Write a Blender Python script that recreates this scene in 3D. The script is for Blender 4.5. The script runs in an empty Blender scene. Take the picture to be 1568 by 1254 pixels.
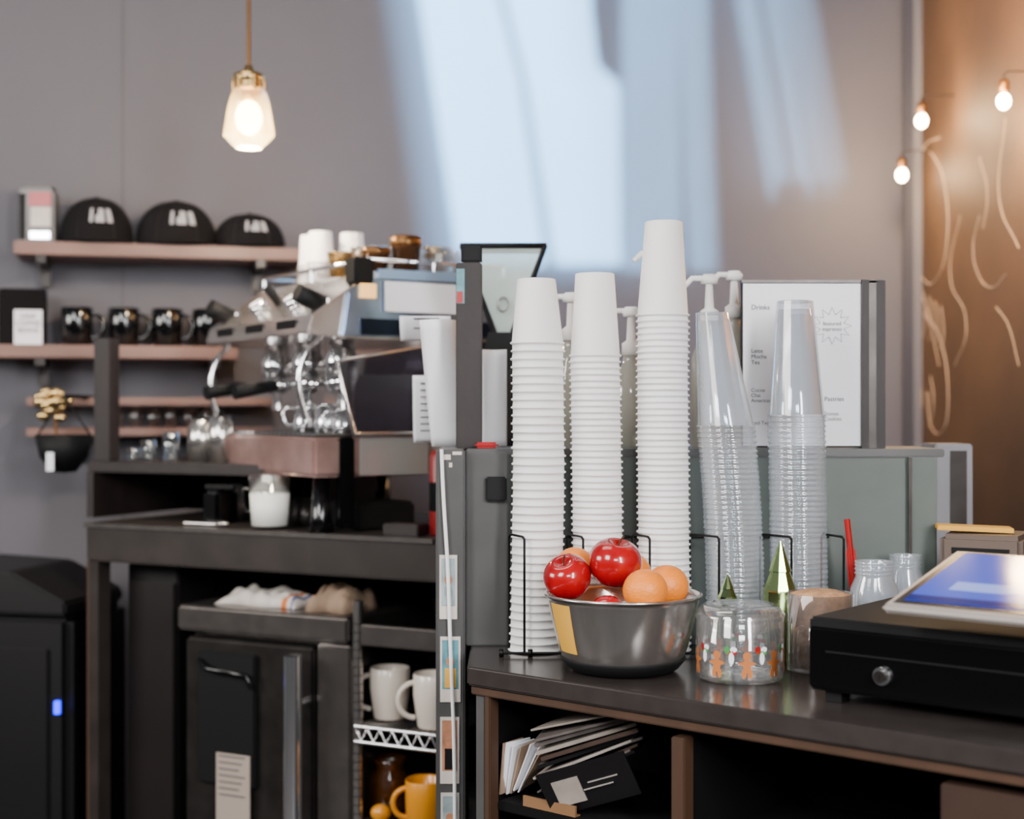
import bpy, bmesh, math, random
from mathutils import Vector, Matrix
random.seed(7)
F=2178.0; CX=784.0; CY=627.0; CAMZ=1.32
pi=math.pi
def P(px,py,d): return Vector(((px-CX)/F*d, d, CAMZ-(py-CY)/F*d))
def X(px,d): return (px-CX)/F*d
def Z(py,d): return CAMZ-(py-CY)/F*d
class Fr:
    def __init__(s,ox,oy,deg):
        s.ox=ox; s.oy=oy; s.a=math.radians(deg); s.c=math.cos(s.a); s.s=math.sin(s.a)
    def base(s,yo): return s.ox-s.s*yo, s.oy+s.c*yo
    def t(s,px,yo=0):
        u=(px-CX)/F; bx,by=s.base(yo); return (u*by-bx)/(s.c-u*s.s)
    def w(s,t,yo=0,z=0):
        bx,by=s.base(yo); return Vector((bx+s.c*t,by+s.s*t,z))
    def d(s,t,yo=0): return s.base(yo)[1]+s.s*t
    def z(s,px,py,yo=0): return CAMZ-(py-CY)/F*s.d(s.t(px,yo),yo)
    def g(s,name): return grp(name,(s.ox,s.oy,0),s.a)

# ---------------- materials
def lin(c):
    o=[]
    for v in c[:3]:
        v=v/255.0
        o.append(v/12.92 if v<=0.04045 else ((v+0.055)/1.055)**2.4)
    return (*o,1)
def M(name,col,rough=0.5,metal=0.0,noise=None,bump=None,emit=None,coat=0,aniso=None,trans=0,spec=None):
    m=bpy.data.materials.new(name); m.use_nodes=True
    nt=m.node_tree; b=nt.nodes['Principled BSDF']
    c=lin(col); b.inputs['Base Color'].default_value=c
    b.inputs['Roughness'].default_value=rough; b.inputs['Metallic'].default_value=metal
    if coat: b.inputs['Coat Weight'].default_value=coat; b.inputs['Coat Roughness'].default_value=0.08
    if trans: b.inputs['Transmission Weight'].default_value=trans
    if spec is not None: b.inputs['Specular IOR Level'].default_value=spec
    if emit: b.inputs['Emission Color'].default_value=lin(emit[0]); b.inputs['Emission Strength'].default_value=emit[1]
    tc=nt.nodes.new('ShaderNodeTexCoord')
    if noise:
        n=nt.nodes.new('ShaderNodeTexNoise'); n.inputs['Scale'].default_value=noise[0]; n.inputs['Detail'].default_value=6
        mp=nt.nodes.new('ShaderNodeMapping'); 
        if len(noise)>2: mp.inputs['Scale'].default_value=noise[2]
        nt.links.new(tc.outputs['Object'],mp.inputs[0]); nt.links.new(mp.outputs[0],n.inputs['Vector'])
        r=nt.nodes.new('ShaderNodeValToRGB'); a=noise[1]
        r.color_ramp.elements[0].position=0.3; r.color_ramp.elements[1].position=0.7
        r.color_ramp.elements[0].color=(c[0]*(1-a),c[1]*(1-a),c[2]*(1-a),1)
        r.color_ramp.elements[1].color=(min(1,c[0]*(1+a)),min(1,c[1]*(1+a)),min(1,c[2]*(1+a)),1)
        nt.links.new(n.outputs['Fac'],r.inputs[0]); nt.links.new(r.outputs[0],b.inputs['Base Color'])
    if bump:
        n=nt.nodes.new('ShaderNodeTexNoise'); n.inputs['Scale'].default_value=bump[0]; n.inputs['Detail'].default_value=4
        bp=nt.nodes.new('ShaderNodeBump'); bp.inputs['Strength'].default_value=bump[1]; bp.inputs['Distance'].default_value=0.004
        nt.links.new(tc.outputs['Object'],n.inputs['Vector']); nt.links.new(n.outputs['Fac'],bp.inputs['Height']); nt.links.new(bp.outputs[0],b.inputs['Normal'])
    return m
def thin(name,tint=(255,255,255),lo=0.08,hi=0.75,rough=0.06,diff=0.0,dcol=(230,230,230)):
    """thin clear plastic / glass: transparent + fresnel gloss (+ a little haze)"""
    m=bpy.data.materials.new(name); m.use_nodes=True; nt=m.node_tree; nt.nodes.clear()
    out=nt.nodes.new('ShaderNodeOutputMaterial'); tr=nt.nodes.new('ShaderNodeBsdfTransparent'); tr.inputs[0].default_value=lin(tint)
    gl=nt.nodes.new('ShaderNodeBsdfGlossy'); gl.inputs['Roughness'].default_value=rough; gl.inputs[0].default_value=(1,1,1,1)
    lw=nt.nodes.new('ShaderNodeLayerWeight'); lw.inputs[0].default_value=0.35
    mr=nt.nodes.new('ShaderNodeMapRange'); mr.inputs['To Min'].default_value=lo; mr.inputs['To Max'].default_value=hi
    nt.links.new(lw.outputs['Facing'],mr.inputs[0])
    mx=nt.nodes.new('ShaderNodeMixShader'); nt.links.new(mr.outputs[0],mx.inputs[0]); nt.links.new(tr.outputs[0],mx.inputs[1]); nt.links.new(gl.outputs[0],mx.inputs[2])
    last=mx
    if diff>0:
        df=nt.nodes.new('ShaderNodeBsdfDiffuse'); df.inputs[0].default_value=lin(dcol)
        m2=nt.nodes.new('ShaderNodeMixShader'); m2.inputs[0].default_value=diff
        nt.links.new(mx.outputs[0],m2.inputs[1]); nt.links.new(df.outputs[0],m2.inputs[2]); last=m2
    nt.links.new(last.outputs[0],out.inputs[0]); return m

m_wall=M('wall_paint_grey',(98,96,102),0.8,noise=(1.2,0.06),bump=(60,0.05))
m_wallr=M('chalkboard_brown',(94,66,40),0.6,noise=(2.2,0.35),bump=(20,0.1))
m_floor=M('floor_concrete',(40,36,34),0.5,noise=(4,0.2))
m_white=M('paper_cup_white',(246,244,242),0.55)
m_paper=M('paper_white',(250,250,255),0.7)
m_clear=thin('clear_plastic',(248,251,255),0.12,0.9,0.08,0.16,(240,245,250))
m_glass=thin('clear_glass',(248,250,250),0.06,0.8,0.04,0.0)
m_jarp=thin('jar_plastic',(250,250,250),0.06,0.75,0.05,0.04)
m_lampglass=thin('lamp_glass',(255,245,215),0.1,0.6,0.1,0.35,(255,240,200))
m_grey=M('painted_panel_grey',(74,73,72),0.42,noise=(9,0.14),bump=(40,0.08))
m_green=M('painted_panel_greengrey',(86,94,88),0.5,noise=(9,0.1))
m_counter=M('counter_laminate',(54,48,46),0.2,noise=(30,0.12),bump=(80,0.03))
m_lcounter=M('counter_edge_dark',(48,42,39),0.36,noise=(14,0.25))
m_wood=M('wood_edge',(70,48,34),0.5,noise=(10,0.25,(1,1,0.15)))
m_shelfw=M('shelf_wood',(130,98,88),0.5,noise=(12,0.2,(0.2,1,1)))
m_post=M('post_dark_wood',(32,23,21),0.55,noise=(20,0.3,(1,1,0.2)),bump=(60,0.2))
m_black=M('black_matte',(6,6,7),0.65,spec=0.3)
m_blackg=M('black_gloss',(6,6,7),0.18,coat=0.3)
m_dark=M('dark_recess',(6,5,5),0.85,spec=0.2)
m_steel=M('brushed_steel',(210,205,200),0.22,0.95,noise=(120,0.06,(1,1,0.02)))
m_steel2=M('worn_steel',(128,122,118),0.26,0.85,noise=(30,0.15))
m_steeld=M('dark_steel',(62,58,56),0.33,0.75,noise=(20,0.25))
m_chrome=M('chrome',(240,240,242),0.1,0.95)
m_wire=M('black_wire',(10,10,10),0.35,0.6)
m_red=M('apple_red',(160,3,16),0.18,noise=(14,0.35,(1,1,0.3)),coat=0.6)
m_orange=M('orange_peel',(250,136,22),0.4,noise=(8,0.08),bump=(220,0.35))
m_stem=M('stem',(70,45,20),0.7)
m_yellow=M('sticky_yellow',(232,172,60),0.7)
m_gold=M('brass',(205,172,115),0.25,0.95)
m_greengold=M('metallic_greengold',(168,190,128),0.15,1.0)
m_brass=M('aged_brass',(120,85,50),0.35,0.9)
m_capf=M('cap_fabric',(18,15,17),0.9,bump=(200,0.3),spec=0.2)
m_logo=M('cap_logo',(170,168,172),0.8)
m_mugb=M('mug_black',(7,7,9),0.12,coat=0.6)
m_mugw=M('mug_white',(228,216,202),0.25,coat=0.4)
m_mugy=M('mug_yellow',(225,145,12),0.3,coat=0.4)
m_amber=thin('amber_glass',(190,110,40),0.1,0.7,0.05,0.25,(120,70,20))
m_sugar=M('brown_sugar',(184,138,98),0.9,noise=(70,0.35),bump=(130,0.9))
m_bluescreen=M('tablet_screen',(40,60,150),0.1,emit=((66,90,205),0.75))
m_sil=M('tablet_silver',(180,172,166),0.35,0.3)
m_redp=M('red_plastic',(165,10,18),0.3)
m_rag=M('rag_white',(215,205,195),0.9,noise=(12,0.12),bump=(40,0.5))
m_rag2=M('rag_beige',(160,134,112),0.95,noise=(14,0.25),bump=(40,0.6))
m_milk=M('milk',(255,252,242),0.35)
m_ink=M('ink',(60,60,68),0.7)
m_bulb=M('bulb_glow',(255,220,160),0.3,emit=((255,225,170),60))
m_bulb2=M('bulb_glow_small',(255,220,160),0.3,emit=((255,220,175),90))
m_led=M('led_blue',(20,20,255),0.3,emit=((10,20,255),5))
m_ginger=M('gingerbread_print',(190,110,50),0.6)
m_gprint=M('green_print',(60,140,70),0.6)
m_photoa=M('photo_card_a',(150,165,168),0.4,noise=(25,0.4))
m_photob=M('photo_card_b',(90,140,150),0.4,noise=(30,0.5))
m_photoc=M('photo_card_c',(180,125,95),0.4,noise=(30,0.4))
m_tan=M('cardboard',(130,94,60),0.8,noise=(10,0.1))
m_warmlamp=M('warm_label',(255,200,120),0.5,emit=((255,190,110),1.5))
m_chalk=M('chalk',(190,162,134),0.9)

# ---------------- builders
def link(o): bpy.context.scene.collection.objects.link(o); return o
def grp(name,loc=(0,0,0),rz=0.0):
    e=bpy.data.objects.new(name,None); e.location=loc; e.rotation_euler=(0,0,rz); e.empty_display_size=0.03; return link(e)
def mk(par,name,bm,mats,smooth=False,loc=None,rot=None):
    bmesh.ops.recalc_face_normals(bm,faces=bm.faces[:])
    me=bpy.data.meshes.new(name); bm.to_mesh(me); bm.free()
    if not isinstance(mats,(list,tuple)): mats=[mats]
    for m in mats: me.materials.append(m)
    if smooth:
        for p in me.polygons: p.use_smooth=True
    o=link(bpy.data.objects.new(name,me))
    if par: o.parent=par
    if loc is not None: o.location=loc
    if rot is not None: o.rotation_euler=rot
    return o
def box(par,name,c,s,mat,bev=0.0,rot=None,seg=2):
    bm=bmesh.new(); bmesh.ops.create_cube(bm,size=1)
    bmesh.ops.scale(bm,vec=s,verts=bm.verts)
    if bev>0:
        bmesh.ops.bevel(bm,geom=bm.edges[:],offset=min(bev,min(s)*0.45),segments=seg,affect='EDGES')
    return mk(par,name,bm,mat,False,c,rot)
def bx(par,name,x0,x1,y0,y1,z0,z1,mat,bev=0.0):
    return box(par,name,((x0+x1)/2,(y0+y1)/2,(z0+z1)/2),(abs(x1-x0),abs(y1-y0),abs(z1-z0)),mat,bev)
def lathe(par,name,prof,mat,loc=(0,0,0),rot=None,seg=48,off=None,a0=0.0,a1=2*pi,smooth=True,matf=None):
    bm=bmesh.new(); full=abs(a1-a0-2*pi)<1e-6; n=seg if full else seg+1; rings=[]
    for (r,z) in prof:
        ox,oy=off(z) if off else (0,0)
        if r<1e-6: rings.append([bm.verts.new((ox,oy,z))])
        else: rings.append([bm.verts.new((ox+r*math.cos(a0+(a1-a0)*i/seg),oy+r*math.sin(a0+(a1-a0)*i/seg),z)) for i in range(n)])
    for a,b in zip(rings,rings[1:]):
        for i in range(n if full else n-1):
            j=(i+1)%n
            try:
                if len(a)==1 and len(b)==1: continue
                if len(a)==1: f=bm.faces.new((a[0],b[i],b[j]))
                elif len(b)==1: f=bm.faces.new((a[i],a[j],b[0]))
                else: f=bm.faces.new((a[i],a[j],b[j],b[i]))
                if matf: f.material_index=matf(f.calc_center_median())
            except ValueError: pass
    return mk(par,name,bm,mat,smooth,loc,rot)
def prism(par,name,poly,h0,h1,mat,axis='z',loc=(0,0,0),rot=None,bev=0.0):
    bm=bmesh.new()
    def v(p,h):
        return {'z':(p[0],p[1],h),'y':(p[0],h,p[1]),'x':(h,p[0],p[1])}[axis]
    a=[bm.verts.new(v(p,h0)) for p in poly]; b=[bm.verts.new(v(p,h1)) for p in poly]
    bm.faces.new(a); bm.faces.new(b[::-1])
    for i in range(len(poly)):
        j=(i+1)%len(poly); bm.faces.new((a[i],a[j],b[j],b[i]))
    if bev>0: bmesh.ops.bevel(bm,geom=bm.edges[:],offset=bev,segments=2,affect='EDGES')
    return mk(par,name,bm,mat,False,loc,rot)
def tube(par,name,pts,r,mat,cyc=False,smooth=False):
    cu=bpy.data.curves.new(name,'CURVE'); cu.dimensions='3D'; cu.bevel_depth=r; cu.bevel_resolution=3; cu.use_fill_caps=True
    if smooth:
        sp=cu.splines.new('BEZIER'); sp.bezier_points.add(len(pts)-1)
        for b,p in zip(sp.bezier_points,pts): b.co=p; b.handle_left_type=b.handle_right_type='AUTO'
    else:
        sp=cu.splines.new('POLY'); sp.points.add(len(pts)-1)
        for b,p in zip(sp.points,pts): b.co=(*p,1)
    sp.use_cyclic_u=cyc; cu.materials.append(mat)
    o=link(bpy.data.objects.new(name,cu)); 
    if par: o.parent=par
    return o
def ball(par,name,c,r,mat,sc=(1,1,1)):
    bm=bmesh.new(); bmesh.ops.create_uvsphere(bm,u_segments=24,v_segments=14,radius=r); bmesh.ops.scale(bm,vec=sc,verts=bm.verts)
    return mk(par,name,bm,mat,True,c)
def cyl(par,name,p0,p1,r,mat,r2=None,seg=24):
    p0=Vector(p0);p1=Vector(p1);d=p1-p0;L=d.length
    r2=r if r2 is None else r2
    o=lathe(par,name,[(0,0),(r,0),(r2,L),(0,L)],mat,p0,seg=seg,smooth=False)
    o.rotation_mode='QUATERNION'; o.rotation_quaternion=Vector((0,0,1)).rotation_difference(d)
    for p in o.data.polygons: p.use_smooth=len(p.vertices)==4
    return o
def text(par,name,s,size,loc,rot,mat,al='CENTER'):
    cu=bpy.data.curves.new(name,'FONT'); cu.body=s; cu.size=size; cu.extrude=0.0002; cu.align_x=al; cu.materials.append(mat)
    o=link(bpy.data.objects.new(name,cu)); o.parent=par; o.location=loc; o.rotation_euler=rot; return o

# ================= ROOM =================
WF=Fr(0,4.15,math.degrees(math.atan(0.25)))
gw=WF.g('wall_back')
bx(gw,'wall_panel',-4.0,1.27,0,0.1,0,4.6,m_wall)
bx(gw,'wall_seam',WF.t(188)-0.003,WF.t(188)+0.003,-0.002,0,1.0,4.6,M('seam',(88,86,90),0.8))
g=grp('wall_right')
bx(g,'wall_panel',1.24,1.34,-1.0,4.6,0,4.6,m_wallr)
bx(g,'wall_corner_strip',1.215,1.24,4.30,4.42,0,4.6,m_wall)
g=grp('floor'); bx(g,'floor_slab',-5,1.34,-4,5.2,-0.1,0,m_floor)
# added unseen gobo behind camera; holes and slits shape light on the back wall
S=Vector((0.35,-3.3,3.35)); YW=-0.8
def gp(px,py,dx=0):
    w=WF.w(WF.t(px)); p=Vector((w.x,w.y,CAMZ-(py-CY)/F*w.y)); k=(YW-S.y)/(p.y-S.y); q=S+(p-S)*k; return (q.x,q.z)
holes=[[(634,-60),(748,-60),(794,120),(836,405),(704,405)],
       [(760,-60),(902,-60),(905,20),(914,100),(948,130),(950,405),(850,405),(806,120)]]  # stepped edge imitates a pendant's shadow beside the bright patch
for k in range(13):
    x=958+k*10; w_=2.6 if k<12 else 1.8
    lean=(k/12)*16
    holes.append([(x,-60),(x+w_,-60),(x+w_+lean,415),(x+lean,415)])
for k in range(12):
    x=1122+k*10; lean=60
    w_=2.4-0.12*k
    b=288+(-10 if k%3 else 14)  # ragged lower ends imitate a leafy shadow
    holes.append([(x,-60),(x+w_,-60),(x+w_+lean,b),(x+lean,b)])
bm=bmesh.new(); edges=[]
def loop(pts):
    vs=[bm.verts.new((p[0],YW,p[1])) for p in pts]
    for i in range(len(vs)): edges.append(bm.edges.new((vs[i],vs[(i+1)%len(vs)])))
loop([(-3,2.2),(1.24,2.2),(1.24,4.6),(-3,4.6)])
for h in holes: loop([gp(*p) for p in h])
bmesh.ops.triangle_fill(bm,edges=edges,use_beauty=True,use_dissolve=False)
mk(grp('gobo_panel'),'gobo_openings',bm,m_wall)

# ---------------- shelves on back wall
def shelf(name,px0,px1,z,th,dep,brk):
    g=WF.g(name); t0=WF.t(px0,-dep); t1=WF.t(px1,-dep)
    bx(g,'board',t0,t1,-dep,-0.001,z-th,z-0.0005,m_shelfw,0.003)
    for b in brk:
        t=WF.t(b,-dep)
        bx(g,'bracket_arm',t-0.012,t+0.012,-dep+0.01,-0.002,z-th-0.02,z-th,m_steeld)
        bx(g,'bracket_leg',t-0.012,t+0.012,-0.03,-0.002,z-th-0.07,z-th-0.02,m_steeld)
ZT=1.752; ZM=1.487
shelf('display_shelf',20,470,ZT,0.034,0.2,(62,400))
shelf('display_shelf',-60,365,ZM,0.034,0.2,(60,330))
shelf('glass_shelf',40,420,1.352,0.022,0.16,())
shelf('glass_shelf',40,420,1.272,0.022,0.16,(120,300))
def onw(px,yo): 
    t=WF.t(px,yo); return WF.w(t,yo)
p=onw(60,-0.1); g=grp('tea_tin',(p.x,p.y,ZT),WF.a-0.15)
m_tin=M('tin_silver',(96,92,90),0.35,0.2)
box(g,'body',(0,0,0.072),(0.09,0.07,0.144),m_tin,0.006)
box(g,'label_red',(0.010,-0.036,0.116),(0.056,0.003,0.036),m_redp)
box(g,'label_white',(0.012,-0.036,0.07),(0.05,0.003,0.050),m_rag)
box(g,'label_foot',(0.010,-0.036,0.022),(0.05,0.003,0.018),m_chrome)
box(g,'label_dark',(-0.034,-0.036,0.07),(0.014,0.003,0.12),m_black)
box(g,'label_dark_side',(-0.0455,0,0.075),(0.002,0.06,0.12),m_black)
box(g,'lid',(0,0,0.148),(0.08,0.06,0.008),m_steeld,0.003)
def cap(px,w,h,sgn=1):
    p=onw(px,-0.105); d=p.y; a=w/F*d/2; hh=h/F*d
    g=grp('baseball_cap',(p.x,p.y,ZT),WF.a)
    prof=[(math.cos(t)*1.0,math.sin(t)) for t in [i*pi/2/16 for i in range(17)]]
    prof=[(max(0,r)**0.8*a if r>1e-4 else 0,0.012+z*(hh-0.014)) for r,z in prof]
    def mf(c):
        ang=math.degrees(math.atan2(c.y,c.x)); zz=(c.z)/hh
        if -102<ang<-58 and 0.42<zz<0.74:
            k=int((ang+108)/5)
            if zz>0.60 and k%3==1: return 0
            if k%4!=3 : return 1
        return 0
    o=lathe(g,'crown',prof,[m_capf,m_logo],seg=72,matf=mf); o.scale=(1,0.86,1)
    bm=bmesh.new(); n=20; top=[];bot=[]
    for k in range(2):
        for i in range(n+1):
            t=pi+pi*i/n; r0=0.93*a
            x=math.cos(t)*r0; y=math.sin(t)*r0*0.8
            e=math.sin(pi*i/n)
            o2=(x*1.02, y-0.05*e**0.7)
            (top if k==0 else bot).append((bm.verts.new((x,y,0.014-(0.004 if k else 0))),bm.verts.new((o2[0],o2[1],0.006-(0.004 if k else 0)))))
    for L in (top,bot):
        for a1,b1 in zip(L,L[1:]): bm.faces.new((a1[0],a1[1],b1[1],b1[0]))
    for a1,b1,c1,d1 in zip(top,top[1:],bot,bot[1:]): bm.faces.new((a1[1],b1[1],d1[1],c1[1]))
    mk(g,'visor',bm,m_capf,True)
    ball(g,'button',(0,0,hh),0.007,m_capf,(1,1,0.5))
    for q in range(3):
        an=q*pi/3
        pts=[(math.cos(an)*r*1.005*(-1 if k2 else 1),math.sin(an)*r*0.865*(-1 if k2 else 1),z+0.0008) for k2,sl in ((0,prof),(1,prof[::-1])) for r,z in sl]
        tube(g,'seam',pts,0.0012,m_black)
cap(148,108,74); cap(270,120,72); cap(382,106,56)
def mug(name,loc,r,h,mat,ang=0,taper=0.92,hr=None,rz=0):
    g=grp(name,loc,rz)
    pr=[(0,0.0),(r*taper*0.9,0),(r*taper,0.004),(r,h*0.6),(r,h-0.002),(r-0.0015,h),(r-0.004,h-0.002),(r-0.005,h*0.5),(r*taper-0.006,0.008),(0,0.007)]
    lathe(g,'body',pr,mat)
    n=14; hr=hr or h*0.31; pts=[]
    for i in range(n+1):
        t=-pi/2+pi*i/n
        pts.append(((r-0.003+hr*0.95*math.cos(t))*math.cos(ang),(r-0.003+hr*0.95*math.cos(t))*math.sin(ang),h*0.52+hr*math.sin(t)))
    tube(g,'handle',pts,0.0055,mat)
    return g
for px in (118,190,256,318):
    p=onw(px,-0.1); mug('coffee_mug',(p.x,p.y,ZM+0.0005),0.041,0.102,m_mugb,0.1)
p=onw(34,-0.1); g=grp('label_stand',(p.x,p.y,ZM+0.001),WF.a)
box(g,'back_board',(0,0.02,0.075),(0.12,0.03,0.15),m_capf,0.004)
box(g,'card',(0.015,-0.003,0.048),(0.07,0.004,0.09),m_paper)
text(g,'card_text','DRIP\nCOFFEE\nBEANS',0.018,(0.015,-0.006,0.07),(pi/2,0,0),m_ink)
def tumbler(name,loc,r,h,mat=None,taper=0.82):
    g=grp(name,loc); lathe(g,'glass',[(0,0.004),(0,0),(r*taper,0),(r,h),(r-0.002,h),(r*taper-0.002,0.005),(0,0.004)],mat or m_glass,seg=32); return g
for i,px in enumerate((180,208,236,262,290,318)):
    p=onw(px,-0.085); tumbler('drinking_glass',(p.x,p.y,1.2725),0.022,0.050+0.005*(i%2))
p=P(80,640,3.55); g=grp('gold_bow_ornament',(p.x,p.y,0))
for i in range(26):
    a=random.random()*2*pi; r=random.random()*0.045
    ball(g,'petal',(math.cos(a)*r,0.03*random.random(),Z(618,3.55)+math.sin(a)*r),0.012+0.008*random.random(),m_gold,(1,0.5,0.7))
tube(g,'stem',[(0,0.02,Z(640,3.55)),(0.01,0.02,Z(700,3.55))],0.004,m_brass)
g=grp('hanging_basket',(X(92,3.5),3.53,Z(725,3.5)))
lathe(g,'bowl',[(0,0),(0.03,0.003),(0.058,0.04),(0.07,0.095),(0.066,0.095),(0.054,0.042),(0.028,0.008),(0,0.006)],m_black,seg=32)
box(g,'tag',(-0.015,-0.06,0.03),(0.018,0.003,0.045),m_paper)
tube(g,'hanger',[(-0.068,0,0.09),(0,0,0.19),(0.068,0,0.09)],0.003,m_black)
bx(g,'wall_hook',-0.006,0.006,0,0.24,0.185,0.195,m_black)

# ---------------- pendant lamp
d=3.2; p=P(381,0,d); g=grp('pendant_lamp',(p.x,p.y,0))
zt=Z(-330,d); tube(g,'cord',[(0,0,zt),(0,0,Z(105,d))],0.005,m_brass)
lathe(g,'socket_cap',[(0,Z(100,d)),(0.008,Z(100,d)),(0.012,Z(108,d)),(0.034,Z(114,d)),(0.036,Z(124,d)),(0.030,Z(127,d)),(0.033,Z(131,d)),(0.035,Z(138,d)),(0.0,Z(138,d))],m_gold,seg=24)
for i in range(6):
    a=i*pi/3; tube(g,'cage_rib',[(0.035*math.cos(a),0.035*math.sin(a),Z(118,d)),(0.036*math.cos(a),0.036*math.sin(a),Z(142,d))],0.003,m_gold)
lathe(g,'glass_shade',[(0.037,Z(137,d)),(0.047,Z(160,d)),(0.057,Z(200,d)),(0.058,Z(208,d)),(0.029,Z(227,d)),(0,Z(228,d))],m_lampglass,seg=10,smooth=False)
ball(g,'bulb',(0,0,Z(180,d)),0.030,m_bulb,(1,1,1.3))
lathe(g,'bulb_neck',[(0,Z(137,d)),(0.014,Z(138,d)),(0.014,Z(156,d)),(0,Z(156,d))],m_gold,seg=16)
l=bpy.data.lights.new('pendant_light','POINT'); l.energy=18; l.color=(1,0.84,0.64); l.shadow_soft_size=0.04
lo=link(bpy.data.objects.new('pendant_light',l)); lo.parent=g; lo.location=(0,0.0,Z(240,d))

# ---------------- bulbs & chalk drawings on the right wall
def sbulb(px,py,d,e):
    p=P(px,py,d); g=grp('filament_bulb_light',p)
    lathe(g,'socket',[(0,0.055),(0.012,0.05),(0.014,0.03),(0.011,0.022),(0,0.022)],m_brass,seg=16)
    ball(g,'bulb',(0,0,0),0.016,m_bulb2,(1,1,1.25))
    tube(g,'arm',[(0,0,0.05),(0.0,0,0.065),(0.01,0,0.072),(1.238-p.x,0,0.072)],0.0025,m_post)
    l=bpy.data.lights.new('bulb_light','POINT'); l.energy=e; l.color=(1,0.66,0.32); l.shadow_soft_size=0.05
    lo=link(bpy.data.objects.new('bulb_light',l)); lo.parent=g; lo.location=(-0.05,-0.04,0)
sbulb(1411,185,3.98,7); sbulb(1381,268,4.2,4); sbulb(1537,155,3.4,12)
g=grp('chalk_drawing')
def wl(seq,r=0.0014):
    pts=[]
    for px,py in seq:
        u=(px-CX)/F; dd=1.2395/u; pts.append((1.2395,dd,CAMZ-(py-CY)/F*dd))
    tube(g,'chalk_line',pts,r,m_chalk,smooth=True)
wl([(1440,210),(1415,225),(1398,270),(1396,360),(1412,425),(1436,425),(1450,370),(1448,290),(1430,240),(1408,225)],0.002)
wl([(1396,300),(1392,380),(1400,430),(1418,470),(1430,520),(1438,560)])
wl([(1415,480),(1440,520),(1452,600),(1446,655),(1425,650),(1420,600)],0.002); wl([(1470,330),(1455,420),(1480,500),(1462,560)]); wl([(1540,180),(1530,300),(1560,380)]); wl([(1500,330),(1490,380),(1498,420),(1520,440),(1540,420)])
wl([(1405,560),(1412,600),(1408,660)]); wl([(1425,575),(1430,620),(1422,655)]); wl([(1500,240),(1512,300),(1505,350)]); wl([(1525,470),(1545,500),(1560,560)])
for k in range(5): wl([(1405+k*9,440+k*7),(1409+k*9,480+k*9),(1404+k*9,510+k*6)])

# ================= LEFT COUNTER =================
LF=Fr(-0.98,3.27,-26.57); LZ=1.06
g=LF.g('back_counter')
tE=LF.t(664)
bx(g,'worktop',0,tE+0.40,0,0.62,LZ-0.088,LZ,m_lcounter,0.004)
bx(g,'worktop_trim',0,tE,-0.006,0.0,LZ-0.010,LZ,m_steel2)
bx(g,'leg_front',0.0,0.028,0.01,0.05,0,LZ-0.088,m_lcounter)
bx(g,'leg_edge',-0.006,0.0,0.01,0.05,0,LZ-0.088,m_wood)
bx(g,'leg_rear',0.0,0.035,0.55,0.59,0,LZ-0.088,m_lcounter)
bx(g,'end_panel',tE+0.36,tE+0.40,0.02,0.6,0,LZ-0.088,m_lcounter)
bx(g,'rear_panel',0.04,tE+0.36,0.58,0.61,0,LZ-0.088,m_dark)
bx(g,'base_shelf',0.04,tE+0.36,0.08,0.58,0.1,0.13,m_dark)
bx(g,'dark_filler',0.035,LF.t(272,0.1),0.1,0.5,0.131,LZ-0.1,M('filler_brownblack',(16,13,12),0.5),0.004)  # black block added to make the space under the worktop dark
bx(g,'dark_filler_front',0.045,LF.t(266,0.09),0.09,0.1,0.16,LZ-0.14,M('filler_front',(26,21,20),0.4,noise=(5,0.2)),0.003)
g=LF.g('counter_riser')
t0=LF.t(133,0.12); t1=LF.t(352,0.12)
bx(g,'top',t0,t1+0.15,0.12,0.5,1.17,1.195,m_post,0.003)
bx(g,'side_left',t0,t0+0.02,0.12,0.5,LZ,1.17,m_post)
bx(g,'side_right',t1+0.13,t1+0.15,0.30,0.5,LZ,1.17,m_post)
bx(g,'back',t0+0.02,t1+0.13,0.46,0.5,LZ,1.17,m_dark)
g=LF.g('riser_post')
bx(g,'post',LF.t(143,0.13),LF.t(168,0.13),0.13,0.165,1.1955,LF.z(155,518,0.13),m_post,0.002)
for i,(px,h,r) in enumerate(((205,0.03,0.02),(228,0.05,0.02),(262,0.07,0.022),(308,0.10,0.032),(338,0.11,0.03))):
    t=LF.t(px,0.22); p=LF.w(t,0.22,1.1955)
    if i<3: tumbler('drinking_glass',p,r,h)
    else:
        gg=grp('steel_canister',p); lathe(gg,'body',[(0,0),(r,0),(r,h*0.85),(r*0.8,h*0.9),(r*0.8,h),(0,h)],m_steel,seg=32); ball(gg,'knob',(0,0,h+0.006),0.008,m_black)
t=LF.t(413,0.05); p=LF.w(t,0.05,LZ); g=grp('milk_glass',p); r=0.046
lathe(g,'glass',[(0,0),(r*0.8,0),(r,0.118),(r-0.002,0.118),(r*0.8-0.002,0.004),(0,0.004)],m_glass)
lathe(g,'milk',[(0,0.008),(r*0.8+0.002,0.008),(r*0.93+0.0006,0.078),(0,0.078)],m_milk)
for px,yo,rr,hh,mt in ((356,0.2,0.032,0.085,m_steel),(468,0.16,0.035,0.06,m_steeld)):
    t=LF.t(px,yo); g=grp('milk_pitcher',LF.w(t,yo,LZ)); lathe(g,'body',[(0,0),(rr,0),(rr*1.02,hh*0.4),(rr*0.8,hh),(rr*0.75,hh),(rr*0.95,hh*0.4),(rr*0.9,0.004),(0,0.004)],mt,seg=32)
    tube(g,'handle',[(rr*0.8,0,hh*0.9),(rr*1.6,0,hh*0.8),(rr*1.6,0,hh*0.35),(rr,0,hh*0.25)],0.004,mt,smooth=True)
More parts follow.
